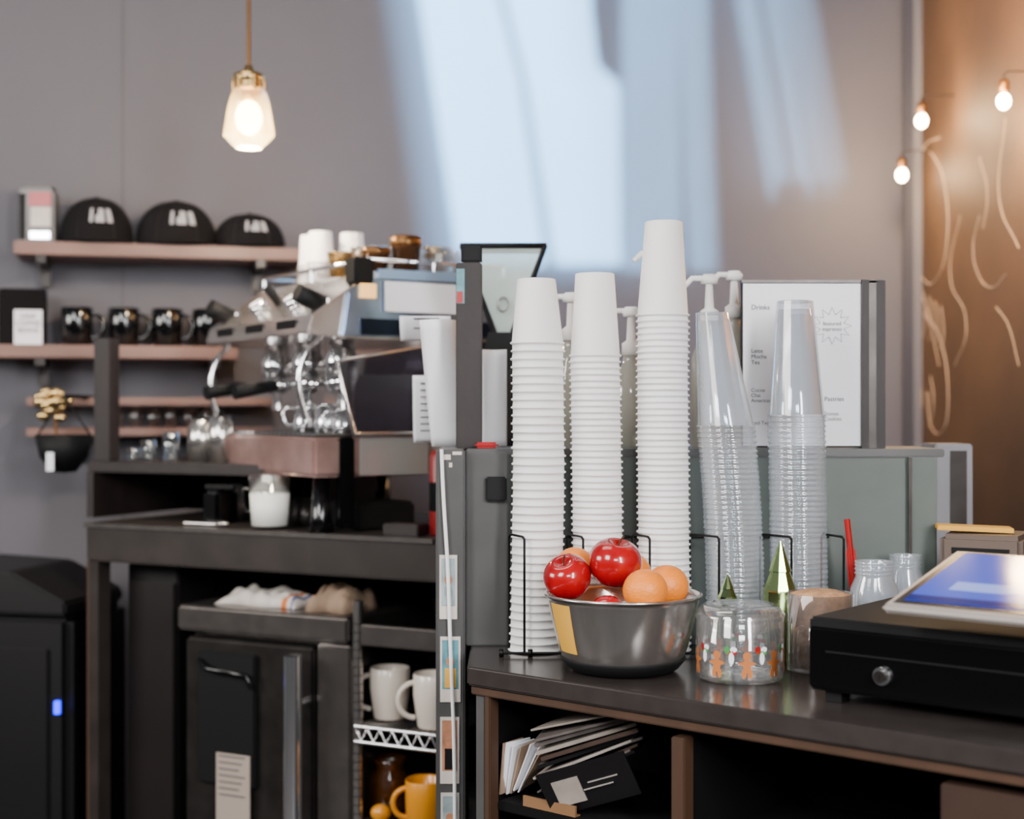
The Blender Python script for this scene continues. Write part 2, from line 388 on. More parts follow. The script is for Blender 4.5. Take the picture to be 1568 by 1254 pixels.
t=LF.t(312,0.06); g=grp('knock_box',LF.w(t,0.12,LZ),LF.a); box(g,'box',(0,0,0.04),(0.05,0.08,0.08),m_blackg,0.01); tube(g,'bar',[(-0.04,0,0.082),(0.04,0,0.082)],0.007,m_black)
t=LF.t(618,0.04); g=grp('napkin_box',LF.w(t,0.05,LZ),LF.a); box(g,'box',(0,0,0.012),(0.085,0.05,0.024),m_post,0.003)
t=LF.t(318,0.04); g=grp('serving_spoon',LF.w(t,0.035,LZ),LF.a); tube(g,'handle',[(-0.06,0,0.006),(0.03,0,0.006)],0.004,m_steel); ball(g,'bowl',(0.045,0,0.008),0.018,m_steel,(1,0.7,0.35))
t=LF.t(657,0.03); g=grp('red_can',LF.w(t,0.08,LZ)); lathe(g,'can',[(0,0),(0.022,0),(0.024,0.005),(0.024,0.165),(0.018,0.175),(0,0.175)],M('can_red',(130,22,24),0.35),seg=32); lathe(g,'band',[(0.0245,0.05),(0.0245,0.11)],m_blackg,seg=32)

# ---- under-counter fridge
g=LF.g('under_counter_fridge')
a0=LF.t(285,0.03); a1=LF.t(487,0.03); a2=LF.t(538,0.03)
bx(g,'cabinet',a0,a2,0.06,0.5,0.0,0.825,m_steeld,0.003)
bx(g,'top',a0-0.015,a2,0.015,0.5,0.83,0.885,m_steel2,0.006)
bx(g,'door',a0+0.005,a1-0.005,0.02,0.058,0.05,0.815,m_steeld,0.006)
bx(g,'side_trim',a1,a2,0.025,0.058,0.0,0.825,m_steel2,0.004)
b0=LF.t(308,0.02);b1=LF.t(396,0.02)
bx(g,'recess_panel',b0,b1,0.006,0.018,0.5,0.79,m_black,0.004)
tube(g,'recess_handle',[(b0+0.01,0.0,0.77),(b0+0.04,-0.012,0.755),(b1-0.01,-0.012,0.748),(b1-0.005,0,0.72)],0.006,m_blackg)
c0=LF.t(330,0);c1=LF.t(381,0)
bx(g,'notice',c0,c1,0.002,0.005,0.42,LF.z(350,1155,0),M('notice_paper',(165,150,138),0.7))
for k in range(7): bx(g,'notice_line',c0+0.008,c1-0.012-0.008*(k%3),0.0005,0.002,0.565-k*0.014,0.567-k*0.014,m_ink)
h=LF.t(461,0); tube(g,'door_handle',[(h,-0.03,0.1),(h,-0.03,0.805)],0.02,m_chrome)
for zz in (0.2,0.7): tube(g,'handle_standoff',[(h,-0.03,zz),(h,0.02,zz)],0.008,m_chrome)
def rag(name,px0,px1,yo,z,h,mat,seed,dep=0.1,stripe=False):
    t0=LF.t(px0,yo);t1=LF.t(px1,yo); g=grp(name,LF.w((t0+t1)/2,yo+dep/2,z),LF.a); rnd=random.Random(seed)
    bm=bmesh.new(); nx,ny=40,18; L=t1-t0; vs=[]
    ph=[(rnd.uniform(40,130),rnd.uniform(40,130)*rnd.choice((-1,1)),rnd.uniform(0,6)) for _ in range(6)]
    for i in range(nx+1):
        row=[]
        for j in range(ny+1):
            u=i/nx*2-1; v=j/ny*2-1
            e=max(0,1-u**4)*max(0,1-v**4)
            w=sum(math.sin(a*u*L/2+b*v*dep/2+c) for a,b,c in ph)/6
            row.append(bm.verts.new((u*L/2+0.008*w,v*dep/2*(1+0.15*math.sin(5*u+seed)),0.001+h*e**0.6*(0.7+0.6*abs(w)))))
        vs.append(row)
    for i in range(nx):
        for j in range(ny):
            f=bm.faces.new((vs[i][j],vs[i+1][j],vs[i+1][j+1],vs[i][j+1]))
            if stripe and i in (33,34): f.material_index=1
            if stripe and i in (37,): f.material_index=2
    bd=[e for e in bm.edges if e.is_boundary]; bmesh.ops.holes_fill(bm,edges=bd)
    mk(g,'cloth',bm,[mat,M('stripe_o',(220,120,60),0.9),M('stripe_b',(60,80,150),0.9)],True)
rag('cleaning_rag',330,450,0.06,0.885,0.036,m_rag,1,0.11,True)
rag('cleaning_rag',468,536,0.05,0.885,0.058,m_rag2,5,0.12)

# ---- wire shelf unit
g=LF.g('wire_shelf_unit'); s0=LF.t(548,0.03); s1=LF.t(664,0.03)
for x_,y_ in ((s0,0.03),(s0,0.42),(s1+0.02,0.42)):
    tube(g,'upright',[(x_,y_,0),(x_,y_,0.92 if y_<0.1 else 0.9)],0.011,m_steel)
    if y_<0.1:
        for k in range(30): lathe(g,'groove',[(0.0118,0),(0.0118,0.0015)],m_steeld,(x_,y_,0.35+k*0.018),seg=16)
bx(g,'shelf_top_front',s0,s1+0.03,0.025,0.04,0.828,0.872,m_steel2,0.003)
bx(g,'shelf_top',s0,s1+0.03,0.04,0.42,0.835,0.845,m_steeld)
for zz in (0.66,0.455):
    tube(g,'front_rail_top',[(s0,0.02,zz),(s1+0.03,0.02,zz)],0.004,m_chrome); tube(g,'front_rail_low',[(s0,0.02,zz-0.032),(s1+0.03,0.02,zz-0.032)],0.004,m_chrome)
    n=14; pts=[]
    for i in range(n+1): pts.append((s0+(s1+0.03-s0)*i/n,0.02,zz-(0.03 if i%2 else 0.002)))
    tube(g,'truss_wire',pts,0.0025,m_chrome)
    for i in range(18):
        xx=s0+(s1+0.03-s0)*i/17; tube(g,'deck_wire',[(xx,0.02,zz),(xx,0.42,zz)],0.0022,m_chrome)
p=LF.w(LF.t(597,0.1),0.1,0.665); mug('coffee_mug',p,0.043,0.108,m_mugw,pi+0.1,0.8,0.036)
p=LF.w(LF.t(664,0.06),0.062,0.665); mug('coffee_mug',p,0.043,0.112,m_mugw,pi+0.2,0.8,0.036)
p=LF.w(LF.t(592,0.12),0.13,0.459); gg=grp('amber_jar',p)
lathe(gg,'jar',[(0,0),(0.036,0),(0.042,0.01),(0.040,0.075),(0.03,0.09),(0.03,0.1),(0.037,0.112),(0.035,0.112),(0.028,0.1),(0.028,0.09),(0.037,0.073),(0.038,0.01),(0,0.006)],m_amber)
p=LF.w(LF.t(648,0.05),0.06,0.459); mug('coffee_mug',p,0.042,0.098,m_mugy,pi+0.15,0.95,0.03)
ball(grp('lemon',LF.w(LF.t(583,0.05),0.05,0.459+0.018)),'fruit',(0,0,0),0.018,m_mugy,(1.2,1,1))

# ---- dark appliance at far left
g=grp('ice_machine',(X(30,3.3),3.5,0),-0.2)
m_app=M('appliance_dark',(12,10,11),0.45,noise=(4,0.2))
box(g,'body',(-0.03,0,0.42),(0.34,0.3,0.84),m_app,0.02)
prism(g,'lid',[(-0.20,0.84),(0.14,0.84),(0.14,0.87),(0.0,0.94),(-0.20,0.95)],-0.17,0.12,m_app,'y',bev=0.006)
box(g,'led',(0.112,-0.1545,Z(1087,3.3)),(0.012,0.012,0.03),m_led)
box(g,'door',(-0.05,-0.153,0.4),(0.28,0.01,0.72),m_app,0.004)

# ================= ESPRESSO MACHINE =================
MF=Fr(-0.352,2.985,32.2)
g=grp('espresso_machine',(MF.ox,MF.oy,0),MF.a); L=0.60; D=0.42
m_mach=M('machine_steel',(225,218,214),0.17,0.9,noise=(6,0.10))
m_mblue=M('machine_panel_blue',(160,176,200),0.18,0.85,noise=(10,0.2))
m_tray=M('machine_tray',(176,142,134),0.2,0.5,noise=(8,0.3))
m_trayr=M('machine_tray_steel',(205,201,198),0.22,0.55)
prism(g,'upper_body',[(0.03,1.59),(-0.075,1.515),(-0.085,1.478),(0.0,1.470),(D,1.470),(D,1.615),(0.06,1.615)],0.0,L,m_mach,'y',bev=0.004)
prism(g,'end_cap',[(0.05,1.60),(0.005,1.565),(-0.01,1.475),(D-0.02,1.475),(D-0.02,1.60)],-0.012,0.0,m_mblue,'y',bev=0.003)
bx(g,'end_cap_dark',0.03,D-0.03,-0.016,-0.012,1.478,1.512,M('panel_dark',(22,32,48),0.2,0.5))
bx(g,'top_trim',0.02,D,-0.014,0.02,1.598,1.612,m_mach,0.003)
tube(g,'cup_rail',[(0.06,0.01,1.64),(D-0.02,0.01,1.64),(D-0.02,L-0.02,1.64),(0.06,L-0.02,1.64)],0.005,m_chrome,True)
for x_,y_ in ((0.06,0.01),(0.22,0.01),(D-0.02,0.01),(0.06,L-0.02),(0.06,L/2)): tube(g,'rail_post',[(x_,y_,1.612),(x_,y_,1.64)],0.004,m_chrome)
bx(g,'rear_body',0.24,D,0.0,L,1.262,1.470,m_black,0.004)
bx(g,'splash_back',0.225,0.24,0.01,L-0.01,1.262,1.470,m_mach)
bx(g,'tray_body',-0.07,0.2,0.0,L,1.178,1.262,m_tray,0.008)
bx(g,'tray_rear',0.2,D,0.005,L,1.178,1.262,m_trayr,0.006)
bx(g,'tray_side_plate',0.035,0.2,-0.003,0.0,1.18,1.26,m_trayr,0.001)
bx(g,'tray_grid',-0.06,0.2,0.01,L-0.01,1.262,1.266,m_steeld)
for i in range(24): bx(g,'grid_bar',-0.06,0.2,0.015+i*0.0245,0.022+i*0.0245,1.266,1.269,m_chrome)
bx(g,'corner_upright',-0.012,0.022,-0.006,0.02,1.07,1.262,m_blackg,0.004)
for x_,y_ in ((-0.03,0.05),(D-0.05,0.05),(-0.03,L-0.05),(D-0.05,L-0.05)):
    lathe(g,'foot',[(0,LZ),(0.028,LZ),(0.022,LZ+0.03),(0.018,1.178),(0,1.178)],m_blackg,(x_,y_,0),seg=24)
bx(g,'under_drawer',0.04,0.18,0.02,0.16,LZ+0.001,1.12,m_black,0.006)
trap=[(-0.02,1.42),(0.235,1.465),(0.215,1.268),(0.02,1.268)]
prism(g,'side_guard',trap,-0.006,0.0,thin('smoke_panel',(150,150,165),0.15,0.7,0.05,0.10,(110,100,115)),'y')
tube(g,'side_guard_rim',[(x_,-0.006,z_) for x_,z_ in trap],0.006,m_mach,True)
prism(g,'side_black',[(0.235,1.465),(0.29,1.465),(0.25,1.27),(0.215,1.268)],-0.008,-0.0005,m_blackg,'y')
for i,y_ in enumerate((0.12,0.30,0.48)):
    lathe(g,'group_head',[(0,1.395),(0.036,1.395),(0.038,1.43),(0.03,1.45),(0.03,1.472),(0,1.472)],m_chrome,(0.05,y_,0),seg=28)
    lathe(g,'portafilter',[(0,1.355),(0.02,1.357),(0.034,1.37),(0.035,1.394),(0,1.394)],m_chrome,(0.05,y_,0),seg=28)
    cyl(g,'portafilter_arm',(0.02,y_,1.378),(-0.03,y_,1.374),0.009,m_chrome)
    if i: cyl(g,'portafilter_handle',(-0.03,y_,1.374),(-0.13,y_-0.01,1.358),0.012,m_black,0.016)
    tube(g,'spout',[(0.05,y_-0.015,1.32),(0.05,y_-0.012,1.345),(0.05,y_,1.358),(0.05,y_+0.012,1.345),(0.05,y_+0.015,1.32)],0.006,m_chrome)
    bx(g,'button_plate',-0.0812,-0.074,y_-0.05,y_+0.05,1.485,1.51,m_black)
for y_ in (0.04,0.56):
    cyl(g,'steam_knob',(-0.03,y_,1.54),(-0.09,y_,1.565),0.02,m_black)
    cyl(g,'steam_knob_collar',(-0.0,y_,1.528),(-0.035,y_,1.542),0.024,m_chrome)
    tube(g,'steam_wand',[(-0.04,y_,1.475),(-0.075,y_,1.43),(-0.085,y_,1.36),(-0.07,y_,1.30)],0.006,m_chrome,smooth=True)
for y_ in (0.2,0.4):
    cyl(g,'gauge',(-0.02,y_,1.548),(-0.034,y_,1.566),0.022,m_chrome); cyl(g,'gauge_face',(-0.034,y_,1.566),(-0.036,y_,1.569),0.017,m_paper)
cyl(g,'paddle',(-0.01,0.31,1.553),(-0.045,0.31,1.60),0.009,m_black,0.012)
bx(g,'notice_card',0.085,0.265,-0.022,-0.019,1.528,1.592,m_paper)
bx(g,'side_strip_blue',0.07,0.29,-0.021,-0.0145,1.598,1.618,M('strip_blue',(160,190,225),0.3,0.4))
bx(g,'lamp_lens',0.03,0.065,-0.02,-0.012,1.555,1.585,m_warmlamp)
bx(g,'mount_black',0.015,0.06,-0.02,0.03,1.585,1.64,m_black,0.004)
for px,rr,hh in ((450,0.03,0.06),(482,0.03,0.06),(505,0.026,0.05)):
    y_=0.06+0.2*(505-px)/55; gg=grp('milk_pitcher',MF.w(0.03,y_,1.2695))
    lathe(gg,'body',[(0,0),(rr,0),(rr,hh*0.35),(rr*0.75,hh),(rr*0.8,hh*1.06),(rr*0.7,hh),(rr*0.9,hh*0.35),(rr*0.9,0.004),(0,0.004)],m_chrome,seg=32)
    tube(gg,'handle',[(-rr*0.75,0,hh*0.9),(-rr*1.6,0,hh*0.85),(-rr*1.5,0,hh*0.3),(-rr,0,hh*0.25)],0.004,m_chrome,smooth=True)
TZ=1.6155
def prof_cup(r0,r1,h): return [(0,0.003),(r1*0.98,0.003),(r1,0),(r0,h-0.003),(r0+0.002,h-0.002),(r0,h),(r0-0.002,h-0.003),(r1-0.002,0.006),(0,0.006)]
m_brownj=M('jar_brown',(96,62,38),0.25,0.3,coat=0.4)
for tx,ty,h,r,mt,nm in ((0.10,0.052,0.055,0.030,m_brownj,'spice_jar'),(0.175,0.055,0.085,0.034,m_brownj,'brown_cup'),(0.25,0.055,0.060,0.034,m_glass,'drinking_glass'),(0.325,0.055,0.062,0.034,m_clear,'drinking_glass'),(0.30,0.14,0.075,0.034,m_gold,'metal_cup'),(0.12,0.14,0.065,0.034,m_steel,'metal_cup'),(0.21,0.15,0.07,0.034,m_clear,'drinking_glass'),(0.10,0.225,0.06,0.032,m_gold,'metal_cup'),(0.19,0.24,0.08,0.032,m_chrome,'metal_cup'),(0.35,0.22,0.08,0.032,m_chrome,'metal_cup')):
    gg=grp(nm,MF.w(tx,ty,TZ)); lathe(gg,'cup',prof_cup(r,r*0.8,h),mt,seg=32)
    if nm in('brown_cup','spice_jar'):
        lathe(gg,'cup_band',[(r*0.97,h*0.72),(r*1.05,h*0.76),(r*1.05,h*0.98),(0,h*0.985)],m_brass,seg=32)
gg=grp('steel_canister',MF.w(0.16,0.52,TZ)); lathe(gg,'body',[(0,0),(0.04,0),(0.04,0.045),(0.036,0.05),(0,0.05)],m_gold,seg=32); ball(gg,'knob',(0,0,0.055),0.008,m_black)
def cupstack(name,loc,N,pitch,r,rt,ch,mat,seg=56,off=None,inner=0,jit=0.0006,seed=0,gr=0.0036):
    """inverted nested cups, rim down. one ring per nested cup, then the full top cup"""
    rnd=random.Random(seed); g=grp(name,loc); pr=[(r-0.004,0.0)]
    js=[(rnd.uniform(-jit,jit),rnd.uniform(-jit,jit)) for _ in range(N+2)]
    for i in range(N):
        z=i*pitch
        pr+=[(r-0.001,z+0.0002),(r,z+0.0016),(r-0.0006,z+0.0032),(r-gr*0.83,z+0.0040),(r-gr,z+pitch-0.0004)]
    zc=N*pitch
    pr+=[(r-0.001,zc),(r,zc+0.0016),(r-0.0006,zc+0.0032),(r-0.003,zc+0.004),(rt+0.0008,zc+ch-0.001),(rt-0.001,zc+ch),(rt-0.003,zc+ch-0.003),(0,zc+ch-0.003)]
    def of(z):
        i=int(z/pitch+0.05) if z<zc else N
        i=max(0,min(i,N+1)); o=off(z) if off else (0,0)
        return (o[0]+js[i][0],o[1]+js[i][1])
    lathe(g,'cups',pr,mat,seg=seg,off=of)
    for k in range(1,inner+1):
        lathe(g,'inner_cup',[(r-0.006,zc+ch*0.02),(rt-0.0015,zc+ch-0.006-k*pitch),(0,zc+ch-0.006-k*pitch)],mat,seg=seg,off=off)
    return g
w=MF.w(0.10,0.34,TZ)
for k,(dx,dy) in enumerate(((0,0),(0.07,0.03),(-0.03,0.075))):
    cupstack('small_cup_stack',(w.x+dx,w.y+dy,TZ),5,0.009,0.034,0.026,0.075,m_white,seg=32,seed=k)

# ---- grinder with clear hopper behind the cups
d=2.88; g=grp('coffee_grinder',(X(771,d),d,0))
rb=0.085
bx(g,'body',-0.07,0.07,-0.05,0.12,LZ,1.40,m_blackg,0.012)
prism(g,'neck',[(-0.05,1.40),(0.05,1.40),(0.03,1.475),(-0.03,1.475)],-0.03,0.08,m_black,'y')
hz=Z(380,d); q=rb*0.98; hb=1.475
m_hop=thin('hopper_plastic',(240,248,244),0.15,0.6,0.1,0.45,(225,238,233))
bm=bmesh.new()
lo_=[bm.verts.new((x*0.018,y*0.018,hb)) for x,y in ((-1,-1),(1,-1),(1,1),(-1,1))]; hi_=[bm.verts.new((x*q,y*q*0.55,hz)) for x,y in ((-1,-1),(1,-1),(1,1),(-1,1))]
for i in range(4): bm.faces.new((lo_[i],lo_[(i+1)%4],hi_[(i+1)%4],hi_[i]))
mk(g,'hopper',bm,m_hop)
for sx_ in (-1,1):
    tube(g,'hopper_arm',[(sx_*q,-q*0.55,hz),(sx_*0.018,-0.02,hb)],0.0055,m_black)
tube(g,'hopper_rim',[(-q,-q*0.55,hz),(q,-q*0.55,hz),(q,q*0.55,hz),(-q,q*0.55,hz)],0.006,m_black,True)
tube(g,'coil',[(0.0+0.010*math.cos(t),-q*0.45,1.53+0.014*math.sin(t)) for t in [i*pi/8 for i in range(16)]],0.0022,m_steel2,True)

# ================= RIGHT COUNTER =================
CZ=0.92
ax,ay=-0.07,2.217; RF=Fr(ax,ay,-39.4); sl=math.tan(RF.a)
g=grp('front_counter')
poly=[(ax,ay),(1.22,ay+sl*(1.22-ax)),(1.22,2.8),(ax,2.8)]
prism(g,'countertop',poly,CZ-0.03,CZ-0.0005,m_counter,'z',bev=0.003)
g2=grp('cabinet_base',(ax,ay,0),RF.a); g2.parent=g
def cb(n,x0,x1,y0,y1,z0,z1,m,b=0.002): return bx(g2,n,x0,x1,y0,y1,z0,z1,m,b)
zt=CZ-0.031
tl=RF.t(755,0.02); tm0=RF.t(1030,0.02); tm1=RF.t(1051,0.02); tr=RF.t(1442,0.02)
cb('stile_left_outer',0.004,tl-0.012,0.015,0.035,0,zt,m_grey); cb('stile_left_wood',tl-0.012,tl,0.012,0.035,0,zt,m_wood)
cb('top_rail',0.0,1.55,0.008,0.03,zt-0.014,zt,m_wood)
cb('divider',tm0,tm1,0.015,0.04,0,zt-0.028,m_wood)
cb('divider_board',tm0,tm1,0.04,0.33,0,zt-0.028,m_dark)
cb('right_panel',tr,1.55,0.015,0.05,0,zt-0.028,M('panel_brown_dark',(52,35,26),0.5,noise=(6,0.2)))
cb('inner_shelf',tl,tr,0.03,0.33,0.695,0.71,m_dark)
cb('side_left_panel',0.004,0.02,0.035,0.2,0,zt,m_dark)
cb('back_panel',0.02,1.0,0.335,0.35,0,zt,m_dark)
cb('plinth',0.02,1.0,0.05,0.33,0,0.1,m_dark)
def incab(name,px,yo,z=0.7105,rz=0): return grp(name,RF.w(RF.t(px,yo),yo,z),RF.a+rz)
g3=incab('napkin_pile',795,0.07,rz=0.1)
rnd=random.Random(3)
for k in range(7):
    box(g3,'napkin',(-0.015+0.006*k,0.004*k,0.045+0.004*rnd.random()),(0.0022,0.05,0.082),m_paper if k%3 else m_rag2,0,(rnd.uniform(-.1,.1),0.1+0.07*k,rnd.uniform(-.3,.3)))
g3=incab('magazine_pile',926,0.11,rz=0.25)
m_mag=[M('mag_dark',(16,14,16),0.35),M('mag_grey',(96,88,84),0.4,noise=(20,0.3)),M('mag_light',(150,140,130),0.5,noise=(20,0.2)),M('mag_brown',(64,50,42),0.4,noise=(20,0.3))]
zz=0.03
for k in range(11):
    th=rnd.choice((0.003,0.004,0.006))
    a=-0.48+0.02*k
    box(g3,'magazine',(-0.012+rnd.uniform(-.012,.012),rnd.uniform(-.008,.008),zz+0.03),(0.165,0.115,th),m_mag[(k*7+1)%4 if k<9 else (2 if k==10 else 1)],0.0008,(rnd.uniform(-.06,.06),a,rnd.uniform(-.18,.18))); zz+=th+0.0035
box(g3,'postcard',(0.0,-0.068,0.05),(0.15,0.003,0.07),m_mag[0],0,(0.25,-0.35,0))
box(g3,'postcard_photo',(-0.03,-0.070,0.036),(0.045,0.002,0.04),m_mag[2],0,(0.25,-0.35,0))
for k in range(3): box(g3,'postcard_text',(0.018+k*0.006,-0.071,0.05+k*0.012),(0.05,0.002,0.0016),m_sil,0,(0.25,-0.35,0))
g3=incab('cardboard_tray',820,0.0); box(g3,'front',(0,0.034,0.008),(0.10,0.004,0.016),m_tan); box(g3,'base',(0,0.040,0.001),(0.10,0.010,0.002),m_tan)

# ---- raised bar box behind cups
BD=2.42; BZ=1.253
xl=X(668,2.40); xm=X(714,BD); xr=X(1400,BD)
g=grp('support_post'); bx(g,'post_body',xl,xm-0.001,2.385,2.60,0,BZ,m_grey,0.003)
for px,py,w_,h_ in ((684,700,12,8),(700,694,14,5),(690,712,5,7)):
    box(g,'paint_chip',(X(px,2.384),2.3846,Z(py,2.384)),(w_/F*2.4,0.001,h_/F*2.4),m_rag,0)
g=grp('counter_bar_box')
bx(g,'front_panel_left',xm,X(778,BD),BD-0.012,BD,CZ,BZ-0.006,m_grey,0.002)
bx(g,'front_panel',X(778,BD),xr,BD,BD+0.015,CZ,BZ-0.01,m_green)
bx(g,'top_board',xm,xr+0.05,BD-0.006,2.60,BZ-0.014,BZ,m_grey,0.002)
bx(g,'right_post',X(1392,BD),X(1432,BD),BD-0.01,2.60,CZ,BZ-0.014,m_green,0.002)
bx(g,'right_post_strip',X(1388,BD),X(1393,BD),BD-0.014,BD-0.01,CZ,BZ-0.014,m_steeld)
box(g,'socket_black',(X(760,BD),BD-0.018,Z(748,BD)),(0.036,0.012,0.042),m_black,0.003)
g=grp('timber_post'); bx(g,'post',X(698,2.46),X(738,2.46),2.46,2.50,BZ,Z(402,2.46),m_post,0.002)
box(g,'sticker',(X(705,2.459),2.459,Z(438,2.459)),(0.014,0.001,0.06),m_photob)
box(g,'sticker_red',(X(704,2.4585),2.4583,Z(455,2.459)),(0.01,0.001,0.02),m_redp)
bx(g,'post_cap',X(706,2.47),X(738,2.47),2.462,2.498,Z(402,2.46),Z(375,2.46),m_black,0.004)
g=grp('photo_strip')
for k,(y0,y1,mt,x0,x1) in enumerate(((850,948,m_photoa,673,700),(975,1075,m_photob,674,705),(1098,1200,m_photoc,674,703),(1214,1290,m_photoa,675,703))):
    dd=2.383; bx(g,'photo_frame',X(x0,dd),X(x1,dd),dd-0.001,dd+0.001,Z(y1,dd),Z(y0,dd),m_rag)
    bx(g,'photo_picture',X(x0+3,dd),X(x1-3,dd),dd-0.0016,dd-0.001,Z(y1-20,dd),Z(y0+5,dd),mt)
    ball(g,'photo_face',(X((x0+x1)/2,dd),dd-0.0016,Z(y0+38,dd)),0.007,m_photoc,(1,0.08,1.2))
    bx(g,'photo_body',X(x0+7,dd),X(x1-7,dd),dd-0.0022,dd-0.0016,Z(y1-22,dd),Z(y0+48,dd),(m_photoa,m_yellow,m_black,m_photob)[k])
g=grp('white_cable'); tube(g,'cable',[P(676,688,2.38),P(679,760,2.378),P(685,860,2.377),P(690,1000,2.377),P(695,1130,2.377),P(697,1300,2.377)],0.0032,m_white,smooth=True)
def sheet(name,px0,px1,y0,y1,d,curl,mat,tilt=0.0,lines=0):
    g=grp(name); bm=bmesh.new(); n=12; rows=[]
    for j in range(n+1):
        v=j/n; z=Z(y1,d)+(Z(y0,d)-Z(y1,d))*v; sh=tilt*(1-v)
        rows.append([bm.verts.new((X(px0,d)+(X(px1,d)-X(px0,d))*(i/8)+sh,d+curl*math.sin(pi*i/8)*(0.4+v)+0.03*(1-v)**2,z)) for i in range(9)])
    for a,b in zip(rows,rows[1:]):
        for i in range(8): bm.faces.new((a[i],a[i+1],b[i+1],b[i]))
    o=mk(g,'sheet',bm,mat,True); md=o.modifiers.new('s','SOLIDIFY'); md.thickness=0.0012
    for k in range(lines):
        yy=y0+(y1-y0)*(0.12+0.8*k/lines); box(g,'text_line',(X((px0+px1)/2+2,d-0.004)+tilt*(yy-y0)/(y1-y0),d-0.006,Z(yy,d)),((px1-px0)*0.5/F*d,0.001,0.003),m_ink)
    return g
sheet('hanging_paper',643,697,490,684,2.56,-0.02,m_paper,0.02)
sheet('hanging_paper',738,776,535,684,2.58,0.015,m_paper,0.0)
sheet('paper_menu',632,672,575,678,2.72,0.0,m_paper,0,8)
sheet('paper_menu',612,690,484,520,2.74,0.0,m_paper,0,2)
box(grp('red_tape_roll'),'tape',(X(745,2.44),2.44,BZ+0.006),(0.04,0.03,0.010),m_redp,0.004)

# ---- cup stacks
SD=2.36
cupstack('paper_cup_stack',(X(820,SD),SD,CZ+0.001),38,0.01335,0.0455,0.0310,0.108,m_white,off=lambda z:(0.004*math.sin(z*5.2)+0.003*z,0),seed=1)
cupstack('paper_cup_stack',(X(912,SD),SD,CZ+0.001),47,0.01035,0.0438,0.0315,0.138,m_white,off=lambda z:(0.003*math.sin(z*6+1)+0.002*z,0),seed=2)
cupstack('paper_cup_stack',(X(1016,SD),SD,CZ+0.001),54,0.01025,0.0448,0.0300,0.157,m_white,off=lambda z:(0.002*math.sin(z*6+2)+0.001*z,0),seed=3)
cupstack('clear_cup_stack',(X(1122,SD),SD,CZ+0.001),44,0.0084,0.0490,0.0265,0.190,m_clear,off=lambda z:(0.004-0.038*max(0,(z-0.08)/0.48)**1.8,0),inner=8,seed=4,jit=0.0004,gr=0.002)
cupstack('clear_cup_stack',(X(1222,SD),SD,CZ+0.001),45,0.0086,0.0480,0.0290,0.192,m_clear,off=lambda z:(0.003-0.014*z,0),inner=8,seed=5,jit=0.0004,gr=0.002)
g=grp('wire_cup_rack'); yf=2.305
zr=Z(822,yf)
for px0,px1 in ((780,803),(870,893),(972,995),(1062,1101),(1172,1212),(1268,1292)):
    tube(g,'upright_loop',[(X(px0,yf),yf+0.05,CZ+0.004),(X(px0,yf),yf+0.05,zr-0.004),(X(px0,yf)+0.003,yf+0.045,zr),(X(px1,yf)-0.003,yf,zr),(X(px1,yf),yf,zr-0.004),(X(px1,yf),yf,CZ+0.004)],0.0021,m_wire)
tube(g,'base_rail_front',[(X(768,yf),yf,CZ+0.005),(X(1300,yf),yf,CZ+0.005)],0.0022,m_wire)
tube(g,'mid_rail_rear',[(X(778,yf),2.412,Z(822,2.41)),(X(1292,yf),2.412,Z(822,2.41))],0.0021,m_wire)
for px in (768,812): cyl(g,'foot',(X(px,yf),yf-0.004,CZ),(X(px,yf),yf-0.004,CZ+0.012),0.004,m_wire)

# ---- fruit bowl
bxx,byy=X(954,2.185),2.185
g=grp('fruit_bowl',(bxx,byy,CZ)); BH=0.1185
def br(z):
    t=z/BH; return 0.083+0.034*(t**0.62)
pr=[(0,0.004),(0.075,0.004)]+[(br(BH*i/14),0.006+(BH-0.008)*i/14) for i in range(15)]
prin=[(r-0.002,z+0.0015) for r,z in pr[2:17]]
pro=pr[:2]+pr[2:17]+[(0.121,BH-0.004),(0.1215,BH-0.001),(0.120,BH+0.001),(0.115,BH)]+prin[::-1][1:]+[(0.07,0.008),(0,0.008)]
lathe(g,'bowl',pro,m_steel,seg=96)
lathe(g,'rubber_base',[(0,0),(0.074,0),(0.085,0.006),(0.0965,0.020),(0.0955,0.022),(0.075,0.005),(0,0.0035)],m_black,seg=64)
lathe(g,'sticky_note',[(br(z-0.006)+0.0015,z) for z in (0.034,0.05,0.07,0.09,0.108)],m_yellow,seg=8,a0=math.radians(195),a1=math.radians(222))
def apple(par,name,px,py,d,r,rx=0,ry=0,mat=None):
    c=P(px,py,d); lc=c-Vector((bxx,byy,CZ))
    pr=[]
    for i in range(25):
        t=pi*i/24; z=-math.cos(t); rr=math.sin(t)
        R=r*(1+0.06*z)*(rr**0.9 if rr>0 else 0); zz=z*r*0.93
        zz-=0.30*r*math.exp(-(R/(0.28*r))**2)*(1 if z>0 else -0.5)
        pr.append((R if R>1e-5 else 0,zz))
    lathe(par,name,pr,m_red,lc,(rx,ry,0),seg=40)
    s=tube(par,'stem',[(0,0,r*0.6),(0.002,0,r*0.9),(0.006,0,r*1.12)],0.0014,m_stem); s.location=lc; s.rotation_euler=(rx,ry,0)
def orange(par,px,py,d,r):
    c=P(px,py,d)-Vector((bxx,byy,CZ)); ball(par,'orange',c,r,m_orange,(1,1,0.94))
apple(g,'apple',869,884,2.19,0.037,0.5,-0.3); apple(g,'apple',942,862,2.19,0.041,0.25,0.15)
orange(g,880,866,2.262,0.031); orange(g,988,904,2.105,0.0335); orange(g,1021,897,2.19,0.034); orange(g,965,876,2.265,0.033)
